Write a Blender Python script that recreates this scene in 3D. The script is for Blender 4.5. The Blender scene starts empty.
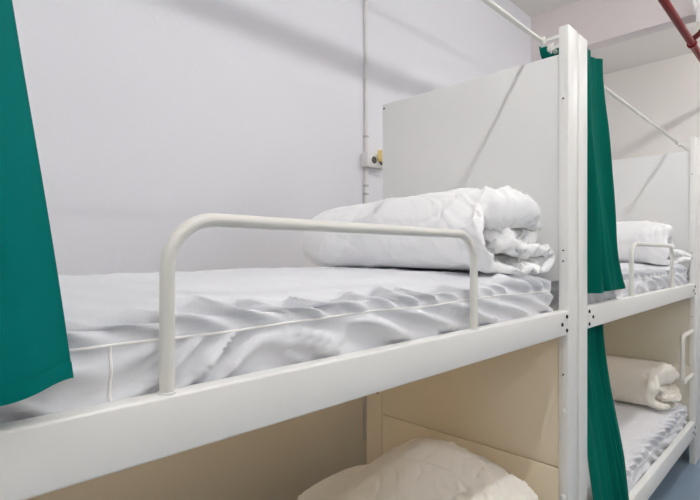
import bpy, bmesh, math, random
import numpy as np
from mathutils import Vector

scn = bpy.context.scene
COL = scn.collection
PI = math.pi

# ------------------------------------------------------------------ noise
def _hash(ix, iy, iz, seed):
    n = (ix * 374761393 + iy * 668265263 + iz * 2147483647 + seed * 974634777) & 0xFFFFFFFF
    n = ((n ^ (n >> 13)) * 1274126177) & 0xFFFFFFFF
    n = ((n ^ (n >> 16)) * 2246822519) & 0xFFFFFFFF
    return ((n ^ (n >> 15)) & 0xFFFFFF) / float(0xFFFFFF)

def noise(x, y, z, seed=0):
    """smooth value noise in -1..1, vectorised"""
    x, y, z = np.broadcast_arrays(np.asarray(x, float), np.asarray(y, float), np.asarray(z, float))
    xi, yi, zi = np.floor(x).astype(np.int64), np.floor(y).astype(np.int64), np.floor(z).astype(np.int64)
    fx, fy, fz = x - xi, y - yi, z - zi
    u, v, w = [f * f * f * (f * (f * 6 - 15) + 10) for f in (fx, fy, fz)]
    r = 0
    for dx in (0, 1):
        for dy in (0, 1):
            for dz in (0, 1):
                wt = (u if dx else 1 - u) * (v if dy else 1 - v) * (w if dz else 1 - w)
                r = r + wt * _hash(xi + dx, yi + dy, zi + dz, seed)
    return r * 2 - 1

def ridge(x, y, z, seed=0):
    """0..1, sharp crests"""
    return 1 - np.abs(noise(x, y, z, seed))

def worley(x, y, z, seed=0):
    """distance to the nearest scattered point: faceted, creased cloth"""
    x, y, z = np.broadcast_arrays(np.asarray(x, float), np.asarray(y, float), np.asarray(z, float))
    xi, yi, zi = np.floor(x).astype(np.int64), np.floor(y).astype(np.int64), np.floor(z).astype(np.int64)
    best = np.full(x.shape, 9.0); second = np.full(x.shape, 9.0)
    for dx in (-1, 0, 1):
        for dy in (-1, 0, 1):
            for dz in (-1, 0, 1):
                a, b, c = xi + dx, yi + dy, zi + dz
                d = np.sqrt((a + _hash(a, b, c, seed) - x) ** 2 + (b + _hash(a, b, c, seed + 1) - y) ** 2 + (c + _hash(a, b, c, seed + 2) - z) ** 2)
                second = np.minimum(second, np.maximum(best, d)); best = np.minimum(best, d)
    return best, second

def smooth(a, b, x):
    t = np.clip((np.asarray(x, float) - a) / (b - a), 0, 1)
    return t * t * (3 - 2 * t)

# ------------------------------------------------------------------ materials
def srgb(r, g, b):
    f = lambda c: (c / 255 / 12.92) if c / 255 <= 0.04045 else ((c / 255 + 0.055) / 1.055) ** 2.4
    return (f(r), f(g), f(b), 1)

def material(name, col, rough=0.5, bump=0.0, scale=40, metallic=0.0, sheen=0.0, var=0.0, spec=0.5, varscale=3.0):
    m = bpy.data.materials.new(name)
    m.use_nodes = True
    nt = m.node_tree
    b = nt.nodes['Principled BSDF']
    b.inputs['Base Color'].default_value = col
    b.inputs['Roughness'].default_value = rough
    b.inputs['Metallic'].default_value = metallic
    b.inputs['Specular IOR Level'].default_value = spec
    if sheen:
        b.inputs['Sheen Weight'].default_value = sheen
        b.inputs['Sheen Roughness'].default_value = 0.4
    tc = nt.nodes.new('ShaderNodeTexCoord')
    if var:
        n = nt.nodes.new('ShaderNodeTexNoise')
        n.inputs['Scale'].default_value = varscale
        n.inputs['Detail'].default_value = 5
        nt.links.new(tc.outputs['Object'], n.inputs['Vector'])
        mx = nt.nodes.new('ShaderNodeMix'); mx.data_type = 'RGBA'
        mx.inputs[6].default_value = tuple(c * (1 - var) for c in col[:3]) + (1,)
        mx.inputs[7].default_value = tuple(min(1, c * (1 + var)) for c in col[:3]) + (1,)
        nt.links.new(n.outputs['Fac'], mx.inputs[0])
        nt.links.new(mx.outputs[2], b.inputs['Base Color'])
    if bump:
        n = nt.nodes.new('ShaderNodeTexNoise')
        n.inputs['Scale'].default_value = scale
        n.inputs['Detail'].default_value = 4
        nt.links.new(tc.outputs['Object'], n.inputs['Vector'])
        bp = nt.nodes.new('ShaderNodeBump')
        bp.inputs['Strength'].default_value = bump
        bp.inputs['Distance'].default_value = 0.01
        nt.links.new(n.outputs['Fac'], bp.inputs['Height'])
        nt.links.new(bp.outputs['Normal'], b.inputs['Normal'])
    return m

def emissive(name, col, strength):
    m = bpy.data.materials.new(name)
    m.use_nodes = True
    b = m.node_tree.nodes['Principled BSDF']
    b.inputs['Base Color'].default_value = (0.8, 0.8, 0.8, 1)
    b.inputs['Emission Color'].default_value = col
    b.inputs['Emission Strength'].default_value = strength
    return m

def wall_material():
    """white paint above, warm light put into the colour below bunk height, rough plaster bump"""
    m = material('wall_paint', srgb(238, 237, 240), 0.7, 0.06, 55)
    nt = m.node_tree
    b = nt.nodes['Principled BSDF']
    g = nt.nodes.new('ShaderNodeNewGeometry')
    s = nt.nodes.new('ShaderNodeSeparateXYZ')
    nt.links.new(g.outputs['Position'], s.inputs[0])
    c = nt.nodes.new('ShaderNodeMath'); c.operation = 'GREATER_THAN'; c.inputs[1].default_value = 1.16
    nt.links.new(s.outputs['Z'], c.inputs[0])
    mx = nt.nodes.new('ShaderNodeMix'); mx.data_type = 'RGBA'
    mx.inputs[6].default_value = WARM_LIGHT_TINT
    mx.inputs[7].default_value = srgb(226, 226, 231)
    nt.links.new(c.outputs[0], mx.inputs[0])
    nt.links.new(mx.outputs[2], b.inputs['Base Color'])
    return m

WARM_LIGHT_TINT = srgb(246, 233, 208)  # white wall under the bunks, warm light put into its colour
M = {}
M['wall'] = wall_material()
M['end_lightened'] = material('end_wall_lightened', srgb(246, 243, 238), 0.7, 0.05, 40)  # white wall lightened, missing light put into the colour
M['ceiling'] = material('ceiling_paint', srgb(236, 233, 228), 0.75, 0.05, 30)
M['beam'] = material('beam_paint', srgb(228, 220, 219), 0.75, 0.05, 30)
M['floor'] = material('floor_vinyl', srgb(126, 145, 164), 0.38, 0.02, 60, var=0.06)
M['metal'] = material('white_powder_coat', srgb(238, 237, 233), 0.36, 0.012, 300, spec=0.5)
M['tube'] = material('white_tube_paint', srgb(228, 226, 219), 0.32, 0.0)
M['board'] = material('white_laminate', srgb(233, 233, 231), 0.5, 0.01, 90)
M['warm_lit'] = material('warm_lit_white', srgb(240, 226, 200), 0.5, 0.01, 90)  # white boards and rear posts with warm light put into their colour
M['faint_warm_lit'] = material('faint_warm_lit_white', srgb(226, 221, 205), 0.5, 0.01, 90)  # same white board, fainter warm light put into its colour
M['ply'] = material('plywood', srgb(232, 210, 172), 0.6, 0.03, 30, var=0.15, varscale=9)
M['bolt'] = material('black_bolt', srgb(28, 28, 30), 0.35, metallic=0.6)
M['hole'] = material('dark_hole', srgb(30, 30, 30), 0.8)
M['cap'] = material('white_plastic', srgb(240, 240, 238), 0.35)
M['sheet'] = material('white_sheet', srgb(228, 229, 233), 0.85, 0.03, 200, sheen=0.1)
M['duvet'] = material('white_duvet_cover', srgb(248, 248, 248), 0.85, 0.12, 120, sheen=0.1)
M['duvet_warm'] = material('off_white_duvet_cover', srgb(240, 235, 226), 0.85, 0.12, 120, sheen=0.1)
M['piping'] = material('white_piping', srgb(248, 246, 242), 0.8)
M['curtain'] = material('green_curtain_cloth', srgb(0, 112, 106), 0.6, 0.03, 500, spec=0.06)
M['curtain_dark'] = material('dark_green_curtain_cloth', srgb(0, 100, 86), 0.65, 0.03, 500, spec=0.05)
M['red'] = material('red_pipe_paint', srgb(112, 5, 14), 0.4, 0.02, 90, spec=0.12)
M['red_dark'] = material('dark_red_fitting', srgb(96, 16, 22), 0.45)
M['steel'] = material('steel', srgb(190, 190, 190), 0.3, metallic=0.9)
M['conduit'] = material('grey_white_plastic', srgb(222, 220, 219), 0.45)
M['socket_dark'] = material('socket_recess', srgb(88, 86, 84), 0.6)
M['plug_yellow'] = material('yellow_plastic', srgb(246, 222, 150), 0.4)
M['lamp_housing'] = material('lamp_housing', srgb(235, 235, 235), 0.4)
LAMP = 48.0
M['lamp'] = emissive('lamp_tube', (1.0, 0.985, 0.97, 1), LAMP)

# ------------------------------------------------------------------ object helpers
def tag(o, label=None, cat=None, group=None, kind=None):
    if label: o['label'] = label
    if cat: o['category'] = cat
    if group: o['group'] = group
    if kind: o['kind'] = kind
    return o

def empty(name, loc=(0, 0, 0), rz=0):
    o = bpy.data.objects.new(name, None)
    o.empty_display_size = 0.1
    o.location = loc; o.rotation_euler = (0, 0, rz)
    COL.objects.link(o)
    return o

def link(name, me, mat, parent=None, loc=None, smooth_shade=False):
    if mat is not None:
        me.materials.append(mat)
    if smooth_shade:
        me.polygons.foreach_set('use_smooth', [True] * len(me.polygons))
    o = bpy.data.objects.new(name, me)
    COL.objects.link(o)
    if parent: o.parent = parent
    if loc: o.location = loc
    return o

def mesh_np(name, V, F, mat, parent=None, loc=None, smooth_shade=True, flip=False):
    me = bpy.data.meshes.new(name)
    F = [list(f)[::-1] for f in F] if flip else F
    me.from_pydata([tuple(v) for v in V], [], F)
    me.validate()
    me.update()
    return link(name, me, mat, parent, loc, smooth_shade)

class MB:
    """collects boxes, cylinders and tubes into ONE mesh"""
    def __init__(s): s.bm = bmesh.new()
    def box(s, x0, x1, y0, y1, z0, z1, bev=0.003, seg=2):
        t = bmesh.new()
        r = bmesh.ops.create_cube(t, size=1)
        for v in r['verts']:
            v.co = Vector((x0 + (v.co.x + .5) * (x1 - x0), y0 + (v.co.y + .5) * (y1 - y0), z0 + (v.co.z + .5) * (z1 - z0)))
        if bev:
            bmesh.ops.bevel(t, geom=t.edges[:], offset=bev, segments=seg, affect='EDGES', profile=0.5)
        s._add(t); return s
    def cyl(s, p0, p1, r, seg=20, r2=None, bev=0.0):
        t = bmesh.new()
        p0, p1 = Vector(p0), Vector(p1)
        d = p1 - p0
        bmesh.ops.create_cone(t, cap_ends=True, segments=seg, radius1=r, radius2=r if r2 is None else r2, depth=d.length)
        if bev:
            ed = [e for e in t.edges if any(len(f.verts) > 4 for f in e.link_faces)]
            bmesh.ops.bevel(t, geom=ed, offset=bev, segments=2, affect='EDGES', profile=0.5)
        q = Vector((0, 0, 1)).rotation_difference(d.normalized())
        for v in t.verts: v.co = q @ v.co + (p0 + p1) / 2
        s._add(t); return s
    def sphere(s, c, r, sc=(1, 1, 1)):
        t = bmesh.new()
        bmesh.ops.create_uvsphere(t, u_segments=20, v_segments=12, radius=r)
        for v in t.verts: v.co = Vector((v.co.x * sc[0], v.co.y * sc[1], v.co.z * sc[2])) + Vector(c)
        s._add(t); return s
    def tube(s, pts, r, seg=14):
        pts = [Vector(p) for p in pts]
        t = bmesh.new()
        rings = []
        up = None
        for i, p in enumerate(pts):
            d = (pts[min(i + 1, len(pts) - 1)] - pts[max(i - 1, 0)]).normalized()
            if up is None:
                up = d.orthogonal().normalized()
            up = (up - d * up.dot(d)).normalized()
            w = d.cross(up)
            rings.append([t.verts.new(p + (up * math.cos(a) + w * math.sin(a)) * r) for a in [2 * PI * k / seg for k in range(seg)]])
        for a, b in zip(rings, rings[1:]):
            for k in range(seg):
                t.faces.new((a[k], a[(k + 1) % seg], b[(k + 1) % seg], b[k]))
        t.faces.new(rings[0][::-1]); t.faces.new(rings[-1])
        bmesh.ops.recalc_face_normals(t, faces=t.faces[:])
        s._add(t); return s
    def _add(s, t):
        me = bpy.data.meshes.new('tmp')
        t.to_mesh(me); t.free()
        s.bm.from_mesh(me)
        bpy.data.meshes.remove(me)
    def build(s, name, mat, parent=None, loc=None, smooth_angle=40):
        me = bpy.data.meshes.new(name)
        bmesh.ops.recalc_face_normals(s.bm, faces=s.bm.faces[:])
        s.bm.to_mesh(me); s.bm.free()
        me.polygons.foreach_set('use_smooth', [True] * len(me.polygons))
        try:
            me.set_sharp_from_angle(angle=math.radians(smooth_angle))
        except Exception:
            pass
        return link(name, me, mat, parent, loc)

def bend(pts, radii, n=8):
    """round the corners of a polyline"""
    pts = [Vector(p) for p in pts]
    out = [pts[0]]
    for i in range(1, len(pts) - 1):
        a, b, c = pts[i - 1], pts[i], pts[i + 1]
        u, v = (a - b).normalized(), (c - b).normalized()
        ang = u.angle(v)
        r = radii
        dist = r / math.tan(ang / 2)
        cen = b + (u + v).normalized() * (r / math.sin(ang / 2))
        s0, s1 = b + u * dist - cen, b + v * dist - cen
        for k in range(n + 1):
            t = k / n
            th = s0.angle(s1)
            out.append(cen + (s0 * math.sin((1 - t) * th) + s1 * math.sin(t * th)) / math.sin(th))
    out.append(pts[-1])
    return out

def copy_tree(o, parent=None):
    c = o.copy(); COL.objects.link(c)
    if parent: c.parent = parent
    for ch in list(o.children): copy_tree(ch, c)
    return c

# ------------------------------------------------------------------ layout numbers
EYE = 1.32
Y0 = 0.60                   # front plane of the bunks
YW = 1.82                   # back wall
XE = 5.90                   # end wall
XL, YF = -2.2, -2.0         # unseen left wall and wall across the aisle
CEIL = 3.356
L, W = 2.07, 0.89           # bunk length and depth
BX = [-0.378, 1.705, 3.788] # left ends of the three bunks

# ------------------------------------------------------------------ the setting
def structure(name, b, mat):
    o = MB().box(*b, bev=0).build(name, mat)
    return tag(o, kind='structure')
structure('floor', (XL - .1, XE + .1, YF - .1, YW + .1, -0.1, 0), M['floor'])
structure('ceiling', (XL - .1, XE + .1, YF - .1, YW + .1, CEIL, CEIL + .1), M['ceiling'])
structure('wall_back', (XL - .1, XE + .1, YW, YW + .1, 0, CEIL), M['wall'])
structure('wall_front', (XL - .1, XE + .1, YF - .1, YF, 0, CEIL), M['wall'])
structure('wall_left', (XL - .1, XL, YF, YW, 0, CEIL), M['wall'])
structure('wall_right', (XE, XE + .1, YF, YW, 0, CEIL), M['end_lightened'])
structure('trim_1', (4.05, 4.18, YF, YW, 2.982, CEIL), M['beam'])

# ------------------------------------------------------------------ bunk bed
def make_bunk():
    r = empty('bunk_bed', (BX[0], Y0, 0))
    me = M['metal']
    # posts
    for x0 in (0.0, L - 0.08):
        p = MB().box(x0, x0 + 0.08, 0, 0.032, 0, 2.068, 0.003).build('post', me, r)
        q = MB().box(x0, x0 + 0.08, 0.80, W, 0, 1.30, 0.003).build('post', M['warm_lit'], r)
        if x0 > 0:
            for z in (1.98 - 0.15, 1.335, 1.30, 0.93):
                MB().cyl((x0 + .001, 0.017, z), (x0 - 0.0012, 0.017, z), 0.003, 10).build('bolt_hole', M['hole'], p)
            for z in (0.735, 0.74):
                pass
            for y, z in ((0.822, 0.71), (0.872, 0.705)):
                MB().cyl((x0 + .001, y, z), (x0 - 0.0012, y, z), 0.0045, 10).build('bolt_hole', M['hole'], q)
    # long rails: upper and lower, front with bolts
    for z0, z1 in ((1.062, 1.14), (0.18, 0.272)):
        f = MB().box(0.08, L - 0.08, 0.0, 0.032, z0, z1, 0.004, 3).build('side_rail', me, r)
        for xb, s in ((0.08, 1), (L - 0.08, -1)):
            for dx, dz in ((0.016, 0.016), (0.054, 0.038), (0.016, 0.060)):
                MB().cyl((xb + s * dx, 0.001, z0 + dz), (xb + s * dx, -0.0035, z0 + dz), 0.0062, 14, bev=0.0015).build('bolt', M['bolt'], f)
        MB().box(0.08, L - 0.08, W - 0.03, W, z0, z1, 0.004).build('back_rail', me, r)
        for x0 in (0.02, L - 0.052):
            MB().box(x0, x0 + 0.03, 0.032, 0.80, z0, z1, 0.003).build('end_rail', me, r)
        MB().box(0.082, L - 0.082, 0.033, W - 0.031, z0 + 0.022, z0 + 0.036, 0.001).build('bed_base', M['ply'], r)
    # head boards at the right-hand end
    hx0, hx1 = L - 0.075, L - 0.057
    h = MB().box(hx0, hx1, 0.033, 0.799, 1.235, 1.98, 0.0015).build('headboard', M['board'], r)
    MB().cyl((hx0 + .001, 0.788, 1.962), (hx0 - .0015, 0.788, 1.962), 0.004, 10).build('screw', M['hole'], h)
    MB().box(hx0, hx1, 0.033, 0.799, 0.622, 1.06, 0.0015).build('lower_headboard', M['warm_lit'], r)
    MB().box(hx0, hx1, 0.033, 0.799, 0.274, 0.618, 0.0015).build('lower_headboard', M['warm_lit'], r)
    # guard rail: bent tube standing on the front rail
    g = bend([(0.66, 0.014, 1.138), (0.66, 0.014, 1.369), (1.427, 0.014, 1.369), (1.427, 0.014, 1.138)], 0.068, 12)
    t = MB().tube(g, 0.0098, 18).build('guard_rail', M['tube'], r)
    for x in (0.66, 1.427):
        MB().cyl((x, 0.014, 1.139), (x, 0.014, 1.1425), 0.0125, 18).build('rail_collar', M['metal'], t)
    # curtain rods with small brackets at the posts
    for z, y in ((2.058, 0.108), (1.072, 0.046)):
        rod = MB().tube([(0.03, y, z), (L - 0.03, y, z)] if z > 1.5 else [(0.085, y, z), (L - 0.085, y, z)], 0.008, 12).build('curtain_rod', M['tube'], r)
        if z > 1.5:
            for x in (0.03, L - 0.03):
                MB().box(x - 0.003, x + 0.003, 0.030, y + 0.012, z - 0.006, z + 0.006, 0.001).box(x - 0.004, x + 0.004, y - 0.010, y + 0.010, z - 0.011, z + 0.016, 0.002).build('rod_bracket', me, rod)
                MB().cyl((x, y - 0.0, z - 0.010), (x, y, z - 0.019), 0.0035, 10).build('screw', M['steel'], rod)
    return r

bunk = make_bunk()
tag(bunk, 'white metal bunk bed in front, its right post bearing two white plugs', 'bunk bed', 'white metal bunk beds in a row')
bunk2 = copy_tree(bunk); bunk2.location.x = BX[1]
tag(bunk2, 'white metal bunk bed with a looped step handle low on its far post')
bunk3 = copy_tree(bunk); bunk3.location.x = BX[2]
tag(bunk3, 'third white metal bunk bed, only its post edge showing at the right picture border')
# white plugs on the first bunk's post, a looped handle on the second bunk's
for z in (0.812, 0.53):
    MB().sphere((L - 0.0805, 0.016, z), 0.011, (0.45, 1, 1)).build('plug_cap', M['cap'], bunk)
hl = bend([(L - 0.079, 0.016, 0.842), (L - 0.37, 0.016, 0.842), (L - 0.37, 0.016, 0.565), (L - 0.079, 0.016, 0.565)], 0.045, 8)
MB().tube(hl, 0.0125, 14).build('step_handle', M['tube'], bunk2)
# the second bunk's lower headboards carry fainter warm light put into their colour
for ch in bunk2.children:
    if ch.name.startswith('lower_headboard'):
        ch.data = ch.data.copy(); ch.data.materials[0] = M['faint_warm_lit']

# ------------------------------------------------------------------ mattress in a wrinkled sheet
def box_grid(lx, ly, lz, d):
    """surface points and quads of a subdivided box with shared vertices"""
    nx, ny, nz = max(2, round(lx / d)), max(2, round(ly / d)), max(2, round(lz / d))
    idx, V, F = {}, [], []
    def vid(i, j, k):
        key = (i, j, k)
        if key not in idx:
            idx[key] = len(V); V.append((lx * i / nx, ly * j / ny, lz * k / nz))
        return idx[key]
    for i in range(nx):
        for j in range(ny):
            F.append((vid(i, j, nz), vid(i + 1, j, nz), vid(i + 1, j + 1, nz), vid(i, j + 1, nz)))
            F.append((vid(i, j, 0), vid(i, j + 1, 0), vid(i + 1, j + 1, 0), vid(i + 1, j, 0)))
    for i in range(nx):
        for k in range(nz):
            F.append((vid(i, 0, k), vid(i + 1, 0, k), vid(i + 1, 0, k + 1), vid(i, 0, k + 1)))
            F.append((vid(i, ny, k), vid(i, ny, k + 1), vid(i + 1, ny, k + 1), vid(i + 1, ny, k)))
    for j in range(ny):
        for k in range(nz):
            F.append((vid(0, j, k), vid(0, j, k + 1), vid(0, j + 1, k + 1), vid(0, j + 1, k)))
            F.append((vid(nx, j, k), vid(nx, j + 1, k), vid(nx, j + 1, k + 1), vid(nx, j, k + 1)))
    return np.array(V), F

def mattress_surface(P, lx, ly, lz, seed, amp, pip):
    """rounded, crowned and wrinkled position for a point on the box surface"""
    x, y, z = P[:, 0], P[:, 1], P[:, 2]
    R, Rb = 0.045, 0.015
    lo = np.stack([np.full_like(x, R), np.full_like(x, R), np.where(z < lz / 2, Rb, lz - R)], 1)
    hi = np.stack([np.full_like(x, lx - R), np.full_like(x, ly - R), np.where(z < lz / 2, Rb, lz - R)], 1)
    lo[:, 2] = Rb; hi[:, 2] = lz - R
    C = np.clip(P, lo, hi)
    D = P - C
    n = np.linalg.norm(D, axis=1); n[n == 0] = 1
    N = D / n[:, None]
    rad = np.where(D[:, 2] < 0, Rb, R)
    # blend of horizontal radius and vertical radius
    Q = C + N * np.where(np.abs(D[:, 2]) > 1e-9, rad, R)[:, None]
    side = D[:, 2] < 1e-6
    hor = np.sqrt(N[:, 0] ** 2 + N[:, 1] ** 2)
    # crown of the top, saggy front edge
    topw = smooth(0.0, 1.0, N[:, 2])
    crown = smooth(0.0, 0.22, y) * smooth(0, 0.12, ly - y) * smooth(0, 0.14, lx - x) * smooth(0, .14, x)
    edge_wave = 0.008 * noise(x * 6.0, 0, 0, seed + 5)
    Q[:, 2] += topw * (-0.026 + 0.030 * crown) + topw * (1 - crown) * edge_wave
    # ---- wrinkles
    along = x + y * 1.0
    v = z
    # gathers above the piping, slanting down to the right
    wob = 0.012 * noise(along * 9, v * 9, 1, seed + 1)
    s1 = along + 1.25 * (v - lz) + wob
    g1 = ridge(s1 * 17, v * 6 + along * 2.0, 0.3, seed + 2)
    g1b = noise(s1 * 34, v * 10, 0.7, seed + 3)
    upper = smooth(pip - 0.004, pip + 0.02, z) * (1 - 0.75 * topw * smooth(0.03, 0.14, np.minimum(y, lx - x)))
    mod = 0.55 + 0.45 * smooth(-0.5, 0.4, noise(along * 3, 0, 2, seed + 9))
    ph = 2 * PI * (s1 * 11.5 + 0.55 * noise(along * 4, v * 5, 3, seed + 31))
    ga = (0.5 + 0.5 * np.sin(ph)) ** 1.6
    w_up = ((g1 ** 3 - 0.4) * 0.013 + (ga - 0.4) * 0.017 + 0.005 * g1b) * upper * mod * (0.35 + 0.65 * smooth(0.0, 0.10, lx - x))
    # longer, flatter folds below the piping
    k2 = 0.26 + 0.55 * smooth(0.75, 0.40, x)
    s2 = v + k2 * along + 0.012 * noise(along * 5, v * 14, 4, seed + 11)
    ph2 = 2 * PI * (s2 * 19 + 0.7 * noise(along * 3.2, v * 6, 1.7, seed + 12))
    gb = (0.5 + 0.5 * np.sin(ph2)) ** 1.8
    mod2 = 0.6 + 0.4 * smooth(-0.4, 0.3, noise(along * 4, v * 8, 2, seed + 19))
    w_lo = ((gb - 0.35) * 0.018 * mod2 * (1 + 0.7 * smooth(0.85, 0.45, x)) + 0.0085 * (ridge(s2 * 46, along * 7, 0, seed + 13) ** 3 - .3)) * smooth(pip + 0.002, pip - 0.015, z) * smooth(0.0, 0.02, z)
    w_lo = w_lo * (1 - 0.8 * np.exp(-((x - 0.515) / 0.035) ** 2))
    # soft long folds over the top
    t1 = noise(y * 16 + 1.2 * noise(x * 2, y * 2, 0, seed + 20), x * 1.7, 0.2, seed + 21)
    t2 = ridge(y * 9 + 0.35 * x + 0.6 * noise(x * 1.5, y * 4, 1, seed + 22), x * 2.2, 0.8, seed + 23) ** 4
    t3 = noise(x * 11, y * 13, 0.5, seed + 24)
    w_top = (0.0026 * t1 + 0.0052 * (t2 - 0.3) + 0.0012 * t3) * topw
    h = amp * ((w_up + w_lo) * np.where(N[:, 2] > 0.98, 0.4, 1) + w_top)
    h = np.where(P[:, 2] < 1e-6, 0, h)
    Q = Q + N * h[:, None]
    # the bottom stays flat on the bed base
    Q[:, 2] = np.maximum(Q[:, 2], 0.0)
    Q[:, 1] = np.where(z < 0.046, np.maximum(Q[:, 1], -0.003), np.maximum(Q[:, 1], -0.003 - 0.022 * smooth(0.046, 0.062, z)))
    return Q

def make_mattress(lx, ly, lz, seed, amp, pip, d, mat):
    r = empty('mattress')
    P, F = box_grid(lx, ly, lz, d)
    Q = mattress_surface(P, lx, ly, lz, seed, amp, pip)
    mesh_np('fitted_sheet', Q, F, mat, r)
    # piping: a thin cord following the displaced side round front and ends
    xs = np.linspace(0.045, lx - 0.045, 320)
    A = np.stack([xs, np.zeros_like(xs), np.full_like(xs, pip)], 1)
    ys = np.linspace(0.05, ly - 0.05, 60)
    B = np.stack([np.full_like(ys, lx), ys, np.full_like(ys, pip)], 1)
    pth = mattress_surface(np.concatenate([A, B]), lx, ly, lz, seed, amp, pip)
    pth[:, 2] += 0.003 * noise(pth[:, 0] * 6, pth[:, 1] * 6, 0, seed + 40)
    pth = [tuple(p) for p in pth]
    MB().tube(pth, 0.0021, 7).build('piping', M['piping'], r)
    return r

MZ = 1.098
m1 = make_mattress(1.895, 0.80, 0.17, 3, 1.3, 0.110, 0.0068, M['sheet'])
m1.location = (BX[0] + 0.083, Y0 + 0.037, MZ)
tag(m1, 'upper mattress in a wrinkled white fitted sheet behind the long guard rail in front', 'mattress', 'mattresses on the bunks')
# a vertical sewn seam near the foot end
zz = np.linspace(0.0, 0.110, 24)
sp = mattress_surface(np.stack([np.full_like(zz, 0.515) + 0.003 * noise(zz * 40, 0, 0, 4), np.zeros_like(zz), zz], 1), 1.895, 0.80, 0.17, 3, 1.3, 0.110)
MB().tube([tuple(p) for p in sp], 0.0021, 7).build('corner_seam', M['piping'], m1)
m2 = copy_tree(m1); m2.location.x = BX[1] + 0.083
tag(m2, 'white-sheeted upper mattress just past the upper gathered green curtain')
m3 = copy_tree(m1); m3.location.x = BX[2] + 0.083
tag(m3, 'upper mattress of the third bunk, past the right-hand post')
ml = make_mattress(1.895, 0.80, 0.19, 31, 1.15, 0.115, 0.0085, M['sheet'])
ml.location = (BX[1] + 0.083, Y0 + 0.037, 0.216)
tag(ml, 'lower mattress in a ruffled white sheet beside the lower green curtain', 'mattress', 'mattresses on the bunks')
ml1 = copy_tree(ml); ml1.location.x = BX[0] + 0.083
tag(ml1, 'lower mattress of the front bunk under the crumpled duvet heap')
ml3 = copy_tree(ml); ml3.location.x = BX[2] + 0.083
tag(ml3, 'lower mattress of the third bunk past the right-hand post')

# ------------------------------------------------------------------ folded duvet
def catmull(pts, n):
    pts = np.array(pts, float)
    P = np.concatenate([[2 * pts[0] - pts[1]], pts, [2 * pts[-1] - pts[-2]]])
    out = []
    for i in range(1, len(P) - 2):
        for t in np.linspace(0, 1, 24, endpoint=False):
            a, b, c, d = P[i - 1], P[i], P[i + 1], P[i + 2]
            out.append(0.5 * (2 * b + (c - a) * t + (2 * a - 5 * b + 4 * c - d) * t ** 2 + (3 * b - a - 3 * c + d) * t ** 3))
    out.append(pts[-1])
    out = np.array(out)
    s = np.concatenate([[0], np.cumsum(np.linalg.norm(np.diff(out, axis=0), axis=1))])
    q = np.linspace(0, s[-1], n)
    return np.stack([np.interp(q, s, out[:, k]) for k in range(out.shape[1])], 1)

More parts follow.
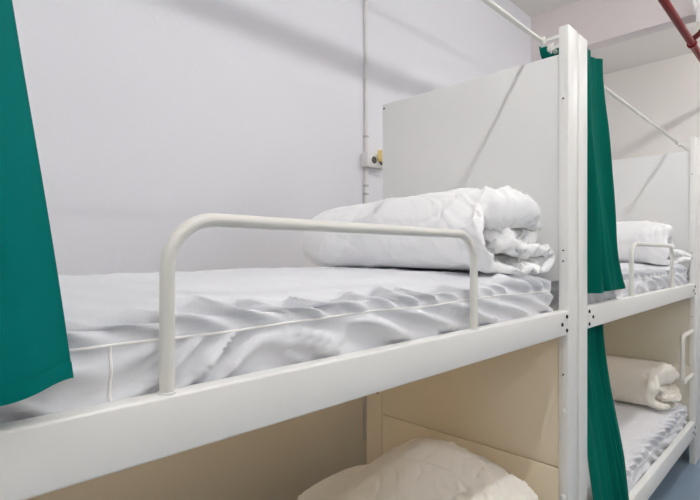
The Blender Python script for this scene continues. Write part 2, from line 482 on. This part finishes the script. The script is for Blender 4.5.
def make_duvet(path, length, seed, mat, nu=150, nv=130, crumple=1.0, endround=0.16, lump=0.0, flare=1.0, peak=None, body=0.25, taper=0.0):
    """path: (x, z, thickness) of the quilt's centre line as it is folded over; swept along +y.
    y = 0 is the open end with the layers showing, y = length the rounded far end."""
    c = catmull(path, nu)
    tx = np.gradient(c[:, 0]); tz = np.gradient(c[:, 1])
    tl = np.hypot(tx, tz); nx_, nz_ = -tz / tl, tx / tl
    us = np.linspace(0, 1, nu)
    arc = us * np.sum(np.hypot(np.diff(c[:, 0]), np.diff(c[:, 1])))
    # outline: one side forward, round nose, other side back
    capn = 6
    outl = []   # (u index float, side -1..1)
    for i in range(nu): outl.append((i, 1.0))
    for k in range(1, capn): outl.append((nu - 1, math.cos(PI * k / capn)))
    for i in range(nu - 1, -1, -1): outl.append((i, -1.0))
    for k in range(1, capn): outl.append((0, -math.cos(PI * k / capn)))
    ui = np.array([o[0] for o in outl]); sd = np.array([o[1] for o in outl])
    nose = np.zeros(len(outl))
    nose[nu:nu + capn - 1] = [math.sin(PI * k / capn) for k in range(1, capn)]
    nose[2 * nu + capn - 1:] = [-math.sin(PI * k / capn) for k in range(1, capn)]
    a = arc[ui]
    vs = (1 - np.cos(np.linspace(0, PI, nv))) / 2
    vs = 0.5 * vs + 0.5 * np.linspace(0, 1, nv)
    U, Vv = np.meshgrid(np.arange(len(outl)), vs, indexing='ij')
    A = a[U]; SD = sd[U]; NO = nose[U]
    th = c[:, 2][ui][U]
    # ragged open end
    yend = (0.038 * noise(A * 6, 0, 0, seed) + 0.016 * noise(A * 15, 0, 0, seed + 1)) * flare
    yend = yend - 0.035 * smooth(0.75, 0.25, A) * flare
    Y = yend + (length - yend) * Vv + 0 * A
    d0 = np.clip((Y - yend) / 0.075, 0, 1)           # distance from the open end
    d1 = np.clip((length - Y) / endround, 0, 1)
    prof0 = 0.30 + 0.70 * np.sqrt(1 - (1 - d0) ** 2)
    prof1 = 0.12 + 0.88 * np.sqrt(1 - (1 - d1) ** 2)
    T = th * np.minimum(prof0, 1) * (0.55 + 0.45 * prof1)
    T = T * (1 + 0.12 * noise(A * 9, Y * 8, 3, seed + 2) * crumple)
    cx, cz = c[:, 0][ui][U], c[:, 1][ui][U]
    NX, NZ = nx_[ui][U], nz_[ui][U]
    TX, TZ = (tx / tl)[ui][U], (tz / tl)[ui][U]
    near = (1 - smooth(0.0, 0.24, Y))                 # 1 at the open end
    # layers wander independently near the open end
    wx = (0.024 * noise(A * 7, Y * 8, 5, seed + 3) + 0.012 * noise(A * 19, Y * 16, 6, seed + 4)) * near * flare
    wz = (0.014 * noise(A * 9, Y * 9, 7, seed + 5) + 0.012 * (ridge(A * 11 + Y * 6, Y * 8, 8, seed + 6) ** 3 - 0.3)) * near * flare
    # fine and coarse wrinkles on the two faces
    f = SD
    q = A * 16 + 0.9 * noise(A * 6, Y * 5, 2, seed + 7) + f * 3
    wr = (ridge(q * 0.9 + Y * 7, Y * 4 - A * 4, f * 2, seed + 8) ** 3 - 0.35) * 0.010
    wr += (ridge(A * 30 - Y * 13, Y * 9, f * 3 + 1, seed + 9) ** 4 - 0.25) * 0.0075 * (0.35 + 0.65 * near)
    wr += 0.0050 * noise(A * 8, Y * 6, f + 4, seed + 10) + 0.0018 * noise(A * 45, Y * 38, f, seed + 12)
    wxp = A * 9 + 0.5 * noise(A * 11, Y * 11, 0, seed + 60)
    wyp = Y * 6 - A * 2.5 + 0.5 * noise(A * 11, Y * 11, 5, seed + 61)
    f1, f2 = worley(wxp, wyp, f * 2 + 0.5, seed + 62)
    g1_, g2_ = worley(wxp * 2.3, wyp * 2.1, f * 2 + 0.2, seed + 66)
    wr += (0.55 - f1) * 0.011 * (body + (1 - body) * near) * (0.4 + 0.6 * smooth(0.0, 0.5, d0)) + (0.5 - g1_) * 0.005 * (0.15 + 0.85 * near) * smooth(0.05, 0.6, d0)
    wr -= 0.004 * np.exp(-((f2 - f1) / 0.05) ** 2)
    for sc, am, sd_ in ((1.0, 0.0045, 70), (1.9, 0.0030, 74)):
        n1 = noise(wxp * 0.7 * sc, wyp * 0.9 * sc, f * 2 + 0.3, seed + sd_)
        wr -= am * np.exp(-(n1 / 0.07) ** 2) * smooth(0.03, 0.3, d0)
    wr *= crumple * (body + 0.2 + 0.75 * near)
    X = cx + NX * (SD * T / 2) + TX * NO * T / 2 + wx
    Z = cz + NZ * (SD * T / 2) + TZ * NO * T / 2 + wz
    X += NX * wr * np.sign(SD); Z += NZ * wr * np.sign(SD)
    # rounded far end: the whole section draws in and lies down
    k = np.sqrt(np.clip(1 - (1 - d1) ** 2, 0, 1))
    shr = 0.70 + 0.30 * k
    hmax = c[:, 1].max() + .03
    wmid = (c[:, 0].min() + c[:, 0].max()) / 2
    X = wmid + (X - wmid) * (0.8 + 0.2 * k)
    Z = hmax * 0.34 + (Z - hmax * 0.34) * shr
    if peak:
        Z *= 1 - np.where(Y > peak, 0.74, 0.24) * smooth(0.0, 0.36, np.abs(Y - peak))
    if lump:
        Z *= 1 + lump * noise(X * 4.5, Y * 4.0, 0.5, seed + 30) + 0.1 * lump
    Z *= 1.03 - taper * smooth(0.25, 0.80, Y)
    Z -= 0.014 * (1 - smooth(-0.02, 0.13, Y))
    # gentle settling on the sheet
    zmin = 0.002 - 0.014 * (1 - smooth(-0.02, 0.13, Y))
    soft = 0.02
    Z = np.where(Z < zmin + soft, zmin + soft * np.exp((Z - zmin - soft) / soft), Z)
    X = np.where(X > 0.395, 0.395 + 0.018 * np.tanh((X - 0.395) / 0.018), X)   # stops short of the headboard
    nO = len(outl)
    Vt = np.stack([X, Y, Z], -1).reshape(-1, 3)
    F = []
    for i in range(nO):
        i2 = (i + 1) % nO
        for j in range(nv - 1):
            F.append((i * nv + j, i * nv + j + 1, i2 * nv + j + 1, i2 * nv + j))
    # stitch the two faces of the quilt together at both ends
    for j, fl in ((0, False), (nv - 1, True)):
        for i in range(nu - 1):
            o1, o2 = i, i + 1
            p1, p2 = nu + capn - 1 + (nu - 1 - i), nu + capn - 1 + (nu - 2 - i)
            q4 = (o1 * nv + j, o2 * nv + j, p2 * nv + j, p1 * nv + j)
            F.append(q4[::-1] if fl else q4)
        for st, (e1, e2) in ((nu, (nu - 1, nu + capn - 1)), (2 * nu + capn - 1, (2 * nu + capn - 2, 0))):
            loop = [e1] + list(range(st, st + capn - 1)) + [e2]
            q4 = tuple(x_ * nv + j for x_ in loop)
            F.append(q4[::-1] if fl else q4)
    return mesh_np('duvet', Vt, F, mat)

FOLD = [(0.15, 0.078, .036), (0.29, 0.080, .040), (0.385, 0.068, .034), (0.405, 0.045, .028), (0.34, 0.024, .036), (0.20, 0.022, .042),
        (0.10, 0.028, .054), (0.035, 0.062, .060), (0.022, 0.115, .070), (0.050, 0.164, .090), (0.12, 0.188, .118), (0.21, 0.190, .126),
        (0.285, 0.178, .096), (0.335, 0.164, .062), (0.348, 0.134, .036), (0.30, 0.112, .034), (0.15, 0.116, .036)]
d1 = make_duvet(FOLD, 0.80, 21, M['duvet'], nu=230, nv=200, endround=0.10, crumple=1.3, taper=0.10)
MT = MZ + 0.170
d1.location = (1.185, 0.665, MT - 0.001)
tag(d1, 'large folded white duvet on the front upper bunk, layered end towards the aisle', 'duvet', 'folded white duvets on the bunks')
d2 = make_duvet(FOLD, 0.78, 47, M['duvet'], nu=150, nv=120, crumple=0.8)
d2.location = (3.235, 0.69, MT - 0.001)
tag(d2, 'folded white duvet on the upper bunk just past the gathered green curtain', 'duvet', 'folded white duvets on the bunks')
d3 = make_duvet(FOLD, 0.78, 83, M['duvet_warm'], nu=150, nv=120, crumple=0.9)
d3.location = (3.24, 0.69, 0.216 + 0.188)
tag(d3, 'rolled off-white duvet on the lower bunk beside the lower green curtain', 'duvet', 'folded white duvets on the bunks')
HEAP = [(0.40, 0.028, .056), (0.25, 0.026, .056), (0.06, 0.030, .06), (-0.02, 0.075, .07), (0.0, 0.150, .08),
        (0.09, 0.215, .09), (0.22, 0.225, .10), (0.35, 0.195, .09), (0.40, 0.13, .07), (0.32, 0.105, .055), (0.18, 0.10, .05)]
d4 = make_duvet(HEAP, 0.72, 29, M['duvet_warm'], nu=190, nv=150, crumple=1.15, endround=0.3, lump=0.08, flare=0.45, peak=0.32, body=0.55)
d4.location = (1.12, 0.66, 0.216 + 0.188)
tag(d4, 'crumpled off-white duvet heap on the front lower bunk, cut by the picture bottom', 'duvet', 'folded white duvets on the bunks')

# ------------------------------------------------------------------ curtains
def make_curtain(name, mat, xl, xr_top, xr_bot, ztop, zbot, ytop, ybot, folds, amp_top, amp_bot, seed, loc, hem=0.022, ns=220, nt=110, gather=1.0, lin=0.31, edge=None, backfold=0.0, lift=0.0, tuck=0.0):
    """one cloth hanging from ztop to zbot between xl and a right edge running xr_top -> xr_bot"""
    s = np.linspace(0, 1, ns); t = np.concatenate([np.linspace(0, 1 - 1.2 * hem / (ztop - zbot), nt - 12, endpoint=False), np.linspace(1 - 1.2 * hem / (ztop - zbot), 1, 12)])
    S, T = np.meshgrid(s, t, indexing='ij')
    XR = np.interp(T, *edge) if edge else xr_top + (xr_bot - xr_top) * (lin * T + (1 - lin) * T ** 3)
    ph = 2 * PI * folds * (S + 0.05 * noise(S * 5, T * 1.3, 0, seed)) + 0.9 * noise(S * 2, T * 1.6, 1, seed + 1)
    A = amp_top + (amp_bot - amp_top) * T
    w = np.sin(ph) + 0.35 * np.sin(2.3 * ph + 1.3 + T) * gather
    A = A * (0.65 + 0.5 * noise(S * 4, T * 2, 3, seed + 3))
    Y = ytop + (ybot - ytop) * smooth(0, 1, T) + A * w
    XLT = xl + tuck * smooth(0, 0.14, T)
    X = XLT + (XR - XLT) * S + 0.25 * A * np.cos(ph)
    Z = ztop + (zbot - ztop) * T + 0.004 * noise(S * 6, 0, 0, seed + 4) * T + lift * smooth(0.84, 1.0, S) * T ** 3
    Y += (0.020 * (1 - smooth(0.05, 0.22, S)) if tuck else 0)
    Y += backfold * (1 - smooth(0, 0.25, S)) * (1 - smooth(0, 0.35, T))
    Y += 0.004 * noise(S * 9, T * 6, 2, seed + 5) * T
    V = np.stack([X, Y, Z], -1).reshape(-1, 3)
    F = [(i * nt + j, i * nt + j + 1, (i + 1) * nt + j + 1, (i + 1) * nt + j) for i in range(ns - 1) for j in range(nt - 1)]
    o = mesh_np(name, V, F, mat, None, loc)
    md = o.modifiers.new('thickness', 'SOLIDIFY'); md.thickness = 0.0022; md.offset = 0
    md = o.modifiers.new('crisp edge', 'EDGE_SPLIT'); md.split_angle = 1.0
    # hem: folded band along the bottom, a part of its own with the stitched step
    j0 = int(np.searchsorted(t, 1 - hem / (ztop - zbot)))
    m_ = nt - j0
    Vh = np.stack([X[:, j0:], Y[:, j0:] , Z[:, j0:]], -1)
    Vh[:, -1, 2] -= 0.001
    Vh = Vh.reshape(-1, 3)
    Fh = [(i * m_ + j, i * m_ + j + 1, (i + 1) * m_ + j + 1, (i + 1) * m_ + j) for i in range(ns - 1) for j in range(m_ - 1)]
    h = mesh_np('hem', Vh, Fh, mat, o)
    md = h.modifiers.new('thickness', 'SOLIDIFY'); md.thickness = 0.0046; md.offset = 0
    md = h.modifiers.new('crisp edge', 'EDGE_SPLIT'); md.split_angle = 1.0
    return o

# left curtain, drawn over the foot of the front bunk
c1 = make_curtain('curtain', M['curtain'], -0.30, 0.066, 0.165, 2.09, 1.174, 0.692, 0.590, 3.0, 0.012, 0.009, 5, None, hem=0.018, gather=0.3, lin=0.9, lift=0.008)
tag(c1, 'wide flat green curtain at the left edge, hanging over the front upper bunk', 'curtain', 'green bunk curtains')
tt = np.linspace(0, 1, 40)
ex = np.polyval(np.polyfit([0, .2, .49, .71, .886, 1], [2.070, 2.074, 2.084, 2.103, 2.150, 2.222], 4), tt)
c2 = make_curtain('curtain', M['curtain_dark'], 1.745, 0, 0, 2.082, 1.185, 0.650, 0.594, 3.3, 0.028, 0.017, 14, None, edge=(tt, ex), backfold=0.07, tuck=0.047)
tag(c2, 'gathered green curtain above the rail, just past the front bunk post', 'curtain', 'green bunk curtains')
c3 = make_curtain('curtain', M['curtain_dark'], 1.80, 2.10, 2.17, 1.068, 0.285, 0.655, 0.572, 5.0, 0.016, 0.018, 25, None, lin=0.6)
tag(c3, 'gathered green curtain below the rail, hanging beside the lower bunk', 'curtain', 'green bunk curtains')
c4 = copy_tree(c3); c4.location.x = BX[2] - BX[1]
tag(c4, 'green curtain sliver on the third bunk at the far right border')

# ------------------------------------------------------------------ red sprinkler pipe
PY, PZ = 0.72, 2.875
rp = MB().cyl((XL + .001, PY, PZ), (XE - .001, PY, PZ), 0.0235, 28).build('sprinkler_pipe', M['red'])
tag(rp, 'red painted sprinkler pipe running under the ceiling beam', 'pipe')
MB().cyl((4.29, PY, PZ), (4.33, PY, PZ), 0.032, 28, bev=0.006).build('pipe_coupling', M['red'], rp)

MB().cyl((4.25, PY - .015, PZ + .01), (4.25, PY - .075, PZ + .055), 0.019, 16, bev=.003).cyl((4.25, PY - .06, PZ + .043), (4.25, PY - .09, PZ + .066), 0.025, 6).build('branch_fitting', M['red_dark'], rp)
MB().tube(bend([(4.25, PY - .08, PZ + .058), (4.22, PY - .11, PZ + .075), (4.02, PY - .075, PZ + .095), (3.93, PY - .06, PZ + .20), (3.92, PY - .06, CEIL - .001)], 0.03, 8), 0.0135, 14).build('flexible_hose', M['cap'], rp)
MB().box(3.985, 4.015, PY - .10, PY - .075, PZ + .02, CEIL - .001, 0.002).build('hanger_strap', M['conduit'], rp)

# ------------------------------------------------------------------ conduit and power box on the wall
CX = 1.955
cd = MB().box(CX - 0.010, CX + 0.010, YW - 0.018, YW, 1.876, CEIL - 0.001, 0.003).box(CX - 0.010, CX + 0.010, YW - 0.018, YW, 0.30, 1.799, 0.003).build('cable_conduit', M['conduit'])
tag(cd, 'thin grey cable conduit running up the white wall through the power box', 'conduit')
for z in (2.36, 2.29, 1.97, 1.70, 1.655):
    MB().box(CX - 0.0125, CX + 0.0125, YW - 0.021, YW, z - 0.006, z + 0.006, 0.002).cyl((CX - 0.004, YW - 0.02, z), (CX - 0.004, YW - 0.0235, z), 0.0035, 10).build('conduit_clip', M['steel'] if z < 2 else M['conduit'], cd)
bx = empty('power_box', (1.925, YW, 1.80)); 
tag(bx, 'small white double socket box on the wall beside the front headboard', 'power box')
MB().box(0, 0.15, -0.05, 0, 0, 0.076, 0.004).build('housing', M['conduit'], bx)
for xc in (0.048, 0.110):
    s = MB().cyl((xc, -0.049, 0.038), (xc, -0.054, 0.038), 0.029, 28, bev=0.002).build('socket', M['cap'], bx)
    MB().cyl((xc, -0.0535, 0.038), (xc, -0.0548, 0.038), 0.0205, 24).build('recess', M['socket_dark'], s)
pg = empty('plug_adapter', (2.018, YW - 0.055, 1.845))
tag(pg, 'small yellow adapter with a black plug in the wall power box', 'plug adapter')
MB().box(-0.022, 0.022, -0.045, 0, -0.012, 0.050, 0.006).build('adapter_body', M['plug_yellow'], pg)
MB().cyl((0, -0.044, -0.008), (-0.004, -0.075, -0.014), 0.010, 14, 0.007).build('plug', M['bolt'], pg)

# ------------------------------------------------------------------ ceiling lamps along the aisle, fill lamps added opposite
def make_lamp():
    r = empty('ceiling_lamp', (0, 0, CEIL))
    MB().box(-0.62, 0.62, -0.035, 0.035, -0.12, -0.075, 0.004).build('housing', M['lamp_housing'], r)
    for x in (-0.45, 0.45):
        MB().cyl((x, 0, -0.076), (x, 0, -0.0005), 0.006, 10).build('hanger', M['steel'], r)
    MB().box(-0.60, 0.60, -0.027, 0.027, -0.150, -0.121, 0.010, 3).build('diffuser', M['lamp'], r)
    for x in (-0.612, 0.612):
        MB().box(x - 0.012, x + 0.012, -0.048, 0.048, -0.153, -0.118, 0.003).build('end_cap', M['cap'], r)
    return r
lamp = make_lamp()
LG = 'tube lamps over the aisle'
tag(lamp, 'tube lamp over the aisle above the camera side', 'lamp', LG)
lamp.location = (0.9, 0.0, CEIL)
for x, y, t in ((3.0, 0.0, 'tube lamp over the aisle nearest the ceiling beam'), (-1.2, 0.0, 'tube lamp over the aisle by the left wall'), (5.1, 0.0, 'tube lamp over the aisle beyond the ceiling beam'),
                (0.4, -1.5, 'added fill lamp by the opposite wall behind the camera'), (3.2, -1.5, 'added fill lamp by the opposite wall in front of the ceiling beam')):  # this opposite-wall pair is unseen, added as fill light
    l2 = copy_tree(lamp); l2.location = (x, y, CEIL); tag(l2, t)

# ------------------------------------------------------------------ camera, world, view
cam = bpy.data.cameras.new('camera')
cam.sensor_width = 36
cam.lens = 485 * 36 / 700
cam.shift_y = 5 / 700
cam.clip_start = 0.05
co = bpy.data.objects.new('camera', cam)
co.location = (0, 0, EYE)
co.rotation_euler = (PI / 2, 0, -math.atan2(.711, .703))
COL.objects.link(co)
scn.camera = co

w = bpy.data.worlds.new('world'); scn.world = w
w.use_nodes = True
w.node_tree.nodes['Background'].inputs[0].default_value = (1, 1, 1, 1)
w.node_tree.nodes['Background'].inputs[1].default_value = 0.0

scn.view_settings.view_transform = 'Standard'
scn.view_settings.look = 'None'
scn.view_settings.gamma = 1
scn.view_settings.use_curve_mapping = False
scn.view_settings.exposure = 0.0
scn.cycles.max_bounces = 14
scn.cycles.diffuse_bounces = 10
scn.cycles.use_denoising = True
